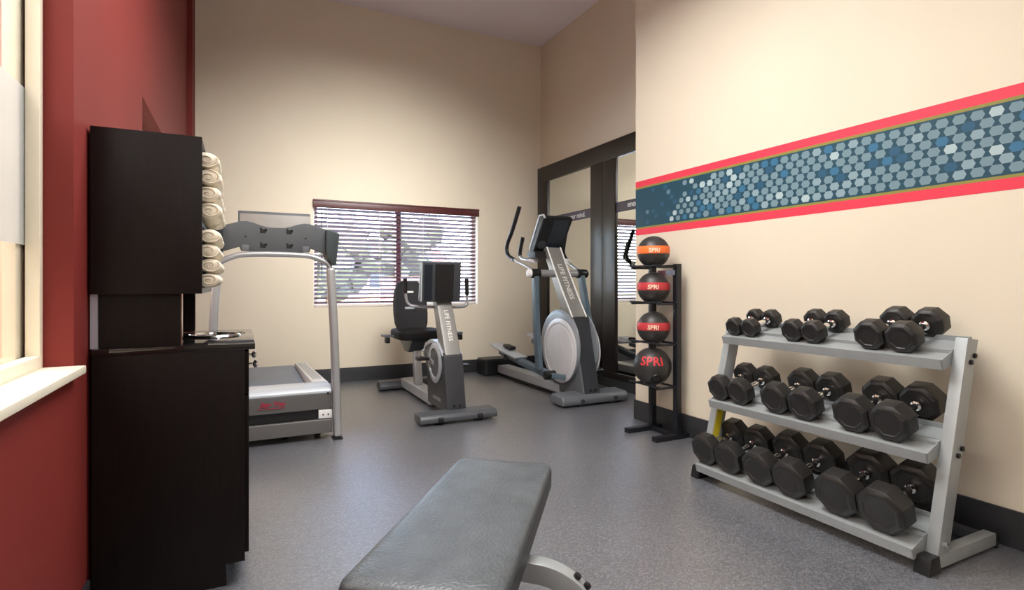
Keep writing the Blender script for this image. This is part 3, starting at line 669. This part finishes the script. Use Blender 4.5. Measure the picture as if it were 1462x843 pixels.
# ------------------------------------------------------------------ dumbbell rack
dk = thing('dumbbell_rack', 'grey three-tier dumbbell rack standing along the right wall under the stripe', 'rack', (2.6, 1.75, 0))
def xfz(z): return 2.36+.265*z
for ya, yb in ((1.155, 1.20), (2.315, 2.36)):
    MB().prism([(xfz(.06), .06), (xfz(.06)+.08, .06), (xfz(.885)+.078, .875), (xfz(.885), .885)], 'y', ya, yb).build('upright', 'rack', dk, .004)
    q = MB().box(2.345, 2.815, ya, yb, .012, .064).build('base_bar', 'rack', dk, .003)
    MB().prism([(2.305, 0), (2.392, 0), (2.378, .066), (2.322, .066)], 'y', ya-.006, yb+.006).build('rubber_foot', 'black', q, .004)
    MB().box(2.813, 2.827, ya-.003, yb+.003, 0, .066).build('end_cap', 'black', q, .003)
MB().box(2.76, 2.805, 1.20, 2.315, .018, .058).build('rear_tie', 'gunmetal', dk, .003)
ct_, st_ = math.cos(R(15)), math.sin(R(15))
for nm, lx, lz in (('top', 2.498, .797), ('middle', 2.392, .438), ('bottom', 2.292, .087)):
    def S(s, n, lx=lx, lz=lz): return (lx+s*ct_-n*st_, lz+s*st_+n*ct_)
    b = MB()
    b.prism([S(0, -.042), S(.004, -.042), S(.004, -.003), S(.085, -.003), S(.085, .012), S(.105, .012), S(.105, .016), S(.081, .016), S(.081, .001), S(0, .001)], 'y', 1.20, 2.315)
    b.prism([S(.135, -.02), S(.139, -.02), S(.139, -.003), S(.232, -.003), S(.232, .024), S(.236, .024), S(.236, .001), S(.135, .001)], 'y', 1.20, 2.315)
    tr = b.build('tray', 'rack', dk)
    for y in (1.2005, 2.309):
        MB().prism([S(0, -.042), S(.24, -.042), S(.24, .022), S(.11, .014), S(0, .001)], 'y', y, y+.005).build('end_plate', 'rack', tr)
for z in (.80, .44):
    for dz in (-.012, .012): MB().lathe([(.011, 0), (.011, .008), (.005, .010), (0, .010)], (xfz(z)+.052+dz*1.2, 1.155, z+dz), (0, -1, 0), 6).build('bolt', 'black', dk)
MB().lathe([(.012, 0), (.012, .008), (.005, .010), (0, .010)], (xfz(.09)+.045, 1.155, .095), (0, -1, 0), 6).build('bolt', 'chrome', dk)
MB().prism([(xfz(.22)+.004, .22), (xfz(.22)+.055, .22), (xfz(.40)+.055, .40), (xfz(.40)+.004, .40)], 'y', 2.3138, 2.3148).build('warning_sticker', 'yellow', dk)

def dumbbell(loc, a, L, hl, label):
    """axis along local +x tilted 15 degrees up to the wall; a = octagon apothem; origin under the front face on the tray"""
    t = thing('dumbbell', label, 'dumbbell', loc, group='black octagonal dumbbells on the rack')
    ro = a/math.cos(math.pi/8)
    def ring(x, r): return [Vector((x*ct_-(a+r*math.sin(math.pi/8+k*math.pi/4))*st_, r*math.cos(math.pi/8+k*math.pi/4), x*st_+(a+r*math.sin(math.pi/8+k*math.pi/4))*ct_)) for k in range(8)]
    for i, (xa, xb) in enumerate(((0, hl), (L-hl, L))):
        h = MB().rings([ring(xa+.004, ro*.60), ring(xa, ro*.64), ring(xa, ro*.80), ring(xa+hl*.12, ro*.985), ring(xa+hl*.2, ro), ring(xb-hl*.2, ro), ring(xb-hl*.12, ro*.985), ring(xb, ro*.78), ring(xb, ro*.5)])
        h.build('weight_head', 'rubber', t, .0018, 2, local=True, ang=20)
    p = lambda x, rr_=0: Vector((x*ct_-a*st_, 0, x*st_+a*ct_))
    g = .0155
    ax = Vector((ct_, 0, st_))
    l0 = L-2*hl
    MB().lathe([(g*1.35, 0), (g*1.35, .012), (g*.9, .016), (g*.95, l0*.3), (g*1.08, l0*.5), (g*.95, l0*.7), (g*.9, l0-.016), (g*1.35, l0-.012), (g*1.35, l0)], p(hl), ax, 24).build('handle', 'chrome', t, local=True)
    return t
rows = [('top', 2.498, .797, .022, [(2.251, 2.145, .049, .235, .060), (1.882, 1.771, .0545, .25, .066), (1.495, 1.361, .0645, .285, .078)]),
        ('middle', 2.392, .438, .018, [(2.256, 2.117, .067, .285, .074), (1.895, 1.740, .075, .30, .083), (1.507, 1.347, .079, .32, .092)]),
        ('bottom', 2.292, .087, .018, [(2.264, 2.100, .0805, .315, .088), (1.910, 1.736, .086, .33, .096), (1.510, 1.322, .093, .345, .102)])]
size = ['smallest', 'middle-sized', 'largest']
for nm, lx, lz, s0, prs in rows:
    for j, (ya, yb, a, L, hl) in enumerate(prs):
        x, z = lx+s0*ct_, lz+s0*st_+.0012
        d = dumbbell((x, ya, z), a, L, hl, 'black dumbbell on the %s tray, %s pair, the one toward the medicine balls' % (nm, size[j]))
        dup(d, (x, yb, z), 'black dumbbell on the %s tray, %s pair, the one toward the bolted upright' % (nm, size[j]))

# ------------------------------------------------------------------ weight bench
be = thing('weight_bench', 'grey vinyl flat bench with silver arched legs in the foreground', 'bench', (.605, 1.485, 0), -math.atan2(.61, .79))
def padring(z, inset, dr):
    x0, x1, y0, y1, rr_ = -.182+inset, .182-inset, -.455+inset, .445-inset, max(.012, .035-inset)
    return [(x*(1.0+.03*(-(y)/.45)), y, z) for x, y in rrect(x0, x1, y0, y1, rr_, 6)]
pd = MB().rings([padring(.380, .012, 0), padring(.376+.010, .002, 0), padring(.432, 0, 0), padring(.4425, .004, 0), padring(.4485, .012, 0), padring(.4515, .03, 0), padring(.4535, .07, 0)]).build('pad', 'pad', be, local=True, ang=60)
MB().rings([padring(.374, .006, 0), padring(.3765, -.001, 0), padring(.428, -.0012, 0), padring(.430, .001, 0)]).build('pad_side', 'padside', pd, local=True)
MB().box(-.03, .03, -.43, .42, .315, .3725).build('spine_beam', 'lightsilver', be, .004, local=True)
arch = [(-.27, 0, .03), (-.262, 0, .18), (-.24, 0, .275), (-.19, 0, .322), (-.12, 0, .332), (.17, 0, .332), (.255, 0, .322), (.325, 0, .272), (.365, 0, .17), (.38, 0, .03)]
for y in (-.065, -.62):
    b_ = [(p[0], p[1]+y, p[2]-.008) for p in arch]
    if y < -.5: continue
    lg = MB().tube(b_, .02, rect=(.055, .05), smooth=2, up=(0, 1, 0)).build('arched_leg', 'rack', be, .005, local=True)
    for s in (-1, 1):
        fx = .38 if s > 0 else -.27
        MB().prism(rrect(fx-.045, fx+.045, y-.045, y+.045, .01), 'z', 0, .03).build('foot_plate', 'black', lg, .004, local=True)
        for q, zq in ((.308, .313), (.334, .290)) if s > 0 else ():
            MB().lathe([(.010, -.004), (.010, .008), (.004, .011), (0, .011)], (s*q, y, zq), (s*.6, 0, .8), 12).build('bolt', 'black', lg, local=True)
MB().box(-.025, .025, -.40, -.35, .02, .315).build('rear_post', 'lightsilver', be, .004, local=True)
MB().box(-.14, .14, -.40, -.35, 0, .03).build('rear_foot', 'black', be, .004, local=True)
MB().box(-.025, .025, .20, .25, .02, .315).build('front_post', 'lightsilver', be, .004, local=True)
MB().box(-.07, .07, .20, .25, 0, .03).build('front_foot', 'black', be, .004, local=True)

# ------------------------------------------------------------------ light
def area(name, loc, size, power, rot=(0, 0, 0), color=(1, 1, 1), sy=None, spread=180):
    l = bpy.data.lights.new(name, 'AREA'); l.energy = power; l.color = color; l.size = size; l.spread = R(spread)
    if sy: l.shape = 'RECTANGLE'; l.size_y = sy
    o = bpy.data.objects.new(name, l); C.objects.link(o); o.location = loc; o.rotation_euler = rot
    return o
area('room_light', (.95, 1.0, 3.25), 1.6, 24, color=(1, .99, .97), sy=1.6)
area('room_light_far', (1.0, 2.45, 3.25), 1.5, 112, color=(1, .99, .97), sy=1.3)
area('room_light_back', (.9, -1.7, 2.7), 1.2, 26, rot=(R(62), 0, R(8)), color=(1, .97, .93))
area('far_wall_fill', (1.25, 3.0, 3.12), 1.6, 21, rot=(R(68), 0, 0), color=(1, .99, .96), sy=.25, spread=65)  # unseen lamp added to brighten the middle of the far wall
area('corridor_light', (-1.5, 2.5, 2.85), 1.2, 230, color=(1, .95, .88), sy=6)
sun = bpy.data.lights.new('sun', 'SUN'); sun.energy = 9.0; sun.angle = R(2); sun.color = (1, .94, .84)
so = bpy.data.objects.new('sun', sun); C.objects.link(so); so.rotation_euler = (R(48), 0, R(-25))

wd = bpy.data.worlds.new('sky'); bpy.context.scene.world = wd; wd.use_nodes = True
N = wd.node_tree.nodes; Lk = wd.node_tree.links
bg = N['Background']; sk = N.new('ShaderNodeTexSky')
sk.sky_type = 'NISHITA'; sk.sun_disc = False; sk.sun_elevation = R(42); sk.sun_rotation = R(200); sk.dust_density = 3.0
Lk.new(sk.outputs[0], bg.inputs['Color']); bg.inputs['Strength'].default_value = 5.5

# ------------------------------------------------------------------ camera
cam = bpy.data.cameras.new('camera'); co = bpy.data.objects.new('camera', cam); C.objects.link(co)
co.location = (0, 0, 1.1); co.rotation_euler = (R(90), 0, R(-26.26))
cam.sensor_fit = 'HORIZONTAL'; cam.sensor_width = 36; cam.lens = 36*783.55/1462; cam.shift_y = -15.5/1462
cam.clip_start = .05; cam.clip_end = 300
sc = bpy.context.scene; sc.camera = co
sc.view_settings.view_transform = 'Standard'; sc.view_settings.look = 'None'; sc.view_settings.exposure = 0
sc.cycles.max_bounces = 10; sc.cycles.diffuse_bounces = 5; sc.cycles.use_denoising = True
sc.cycles.sample_clamp_indirect = 6
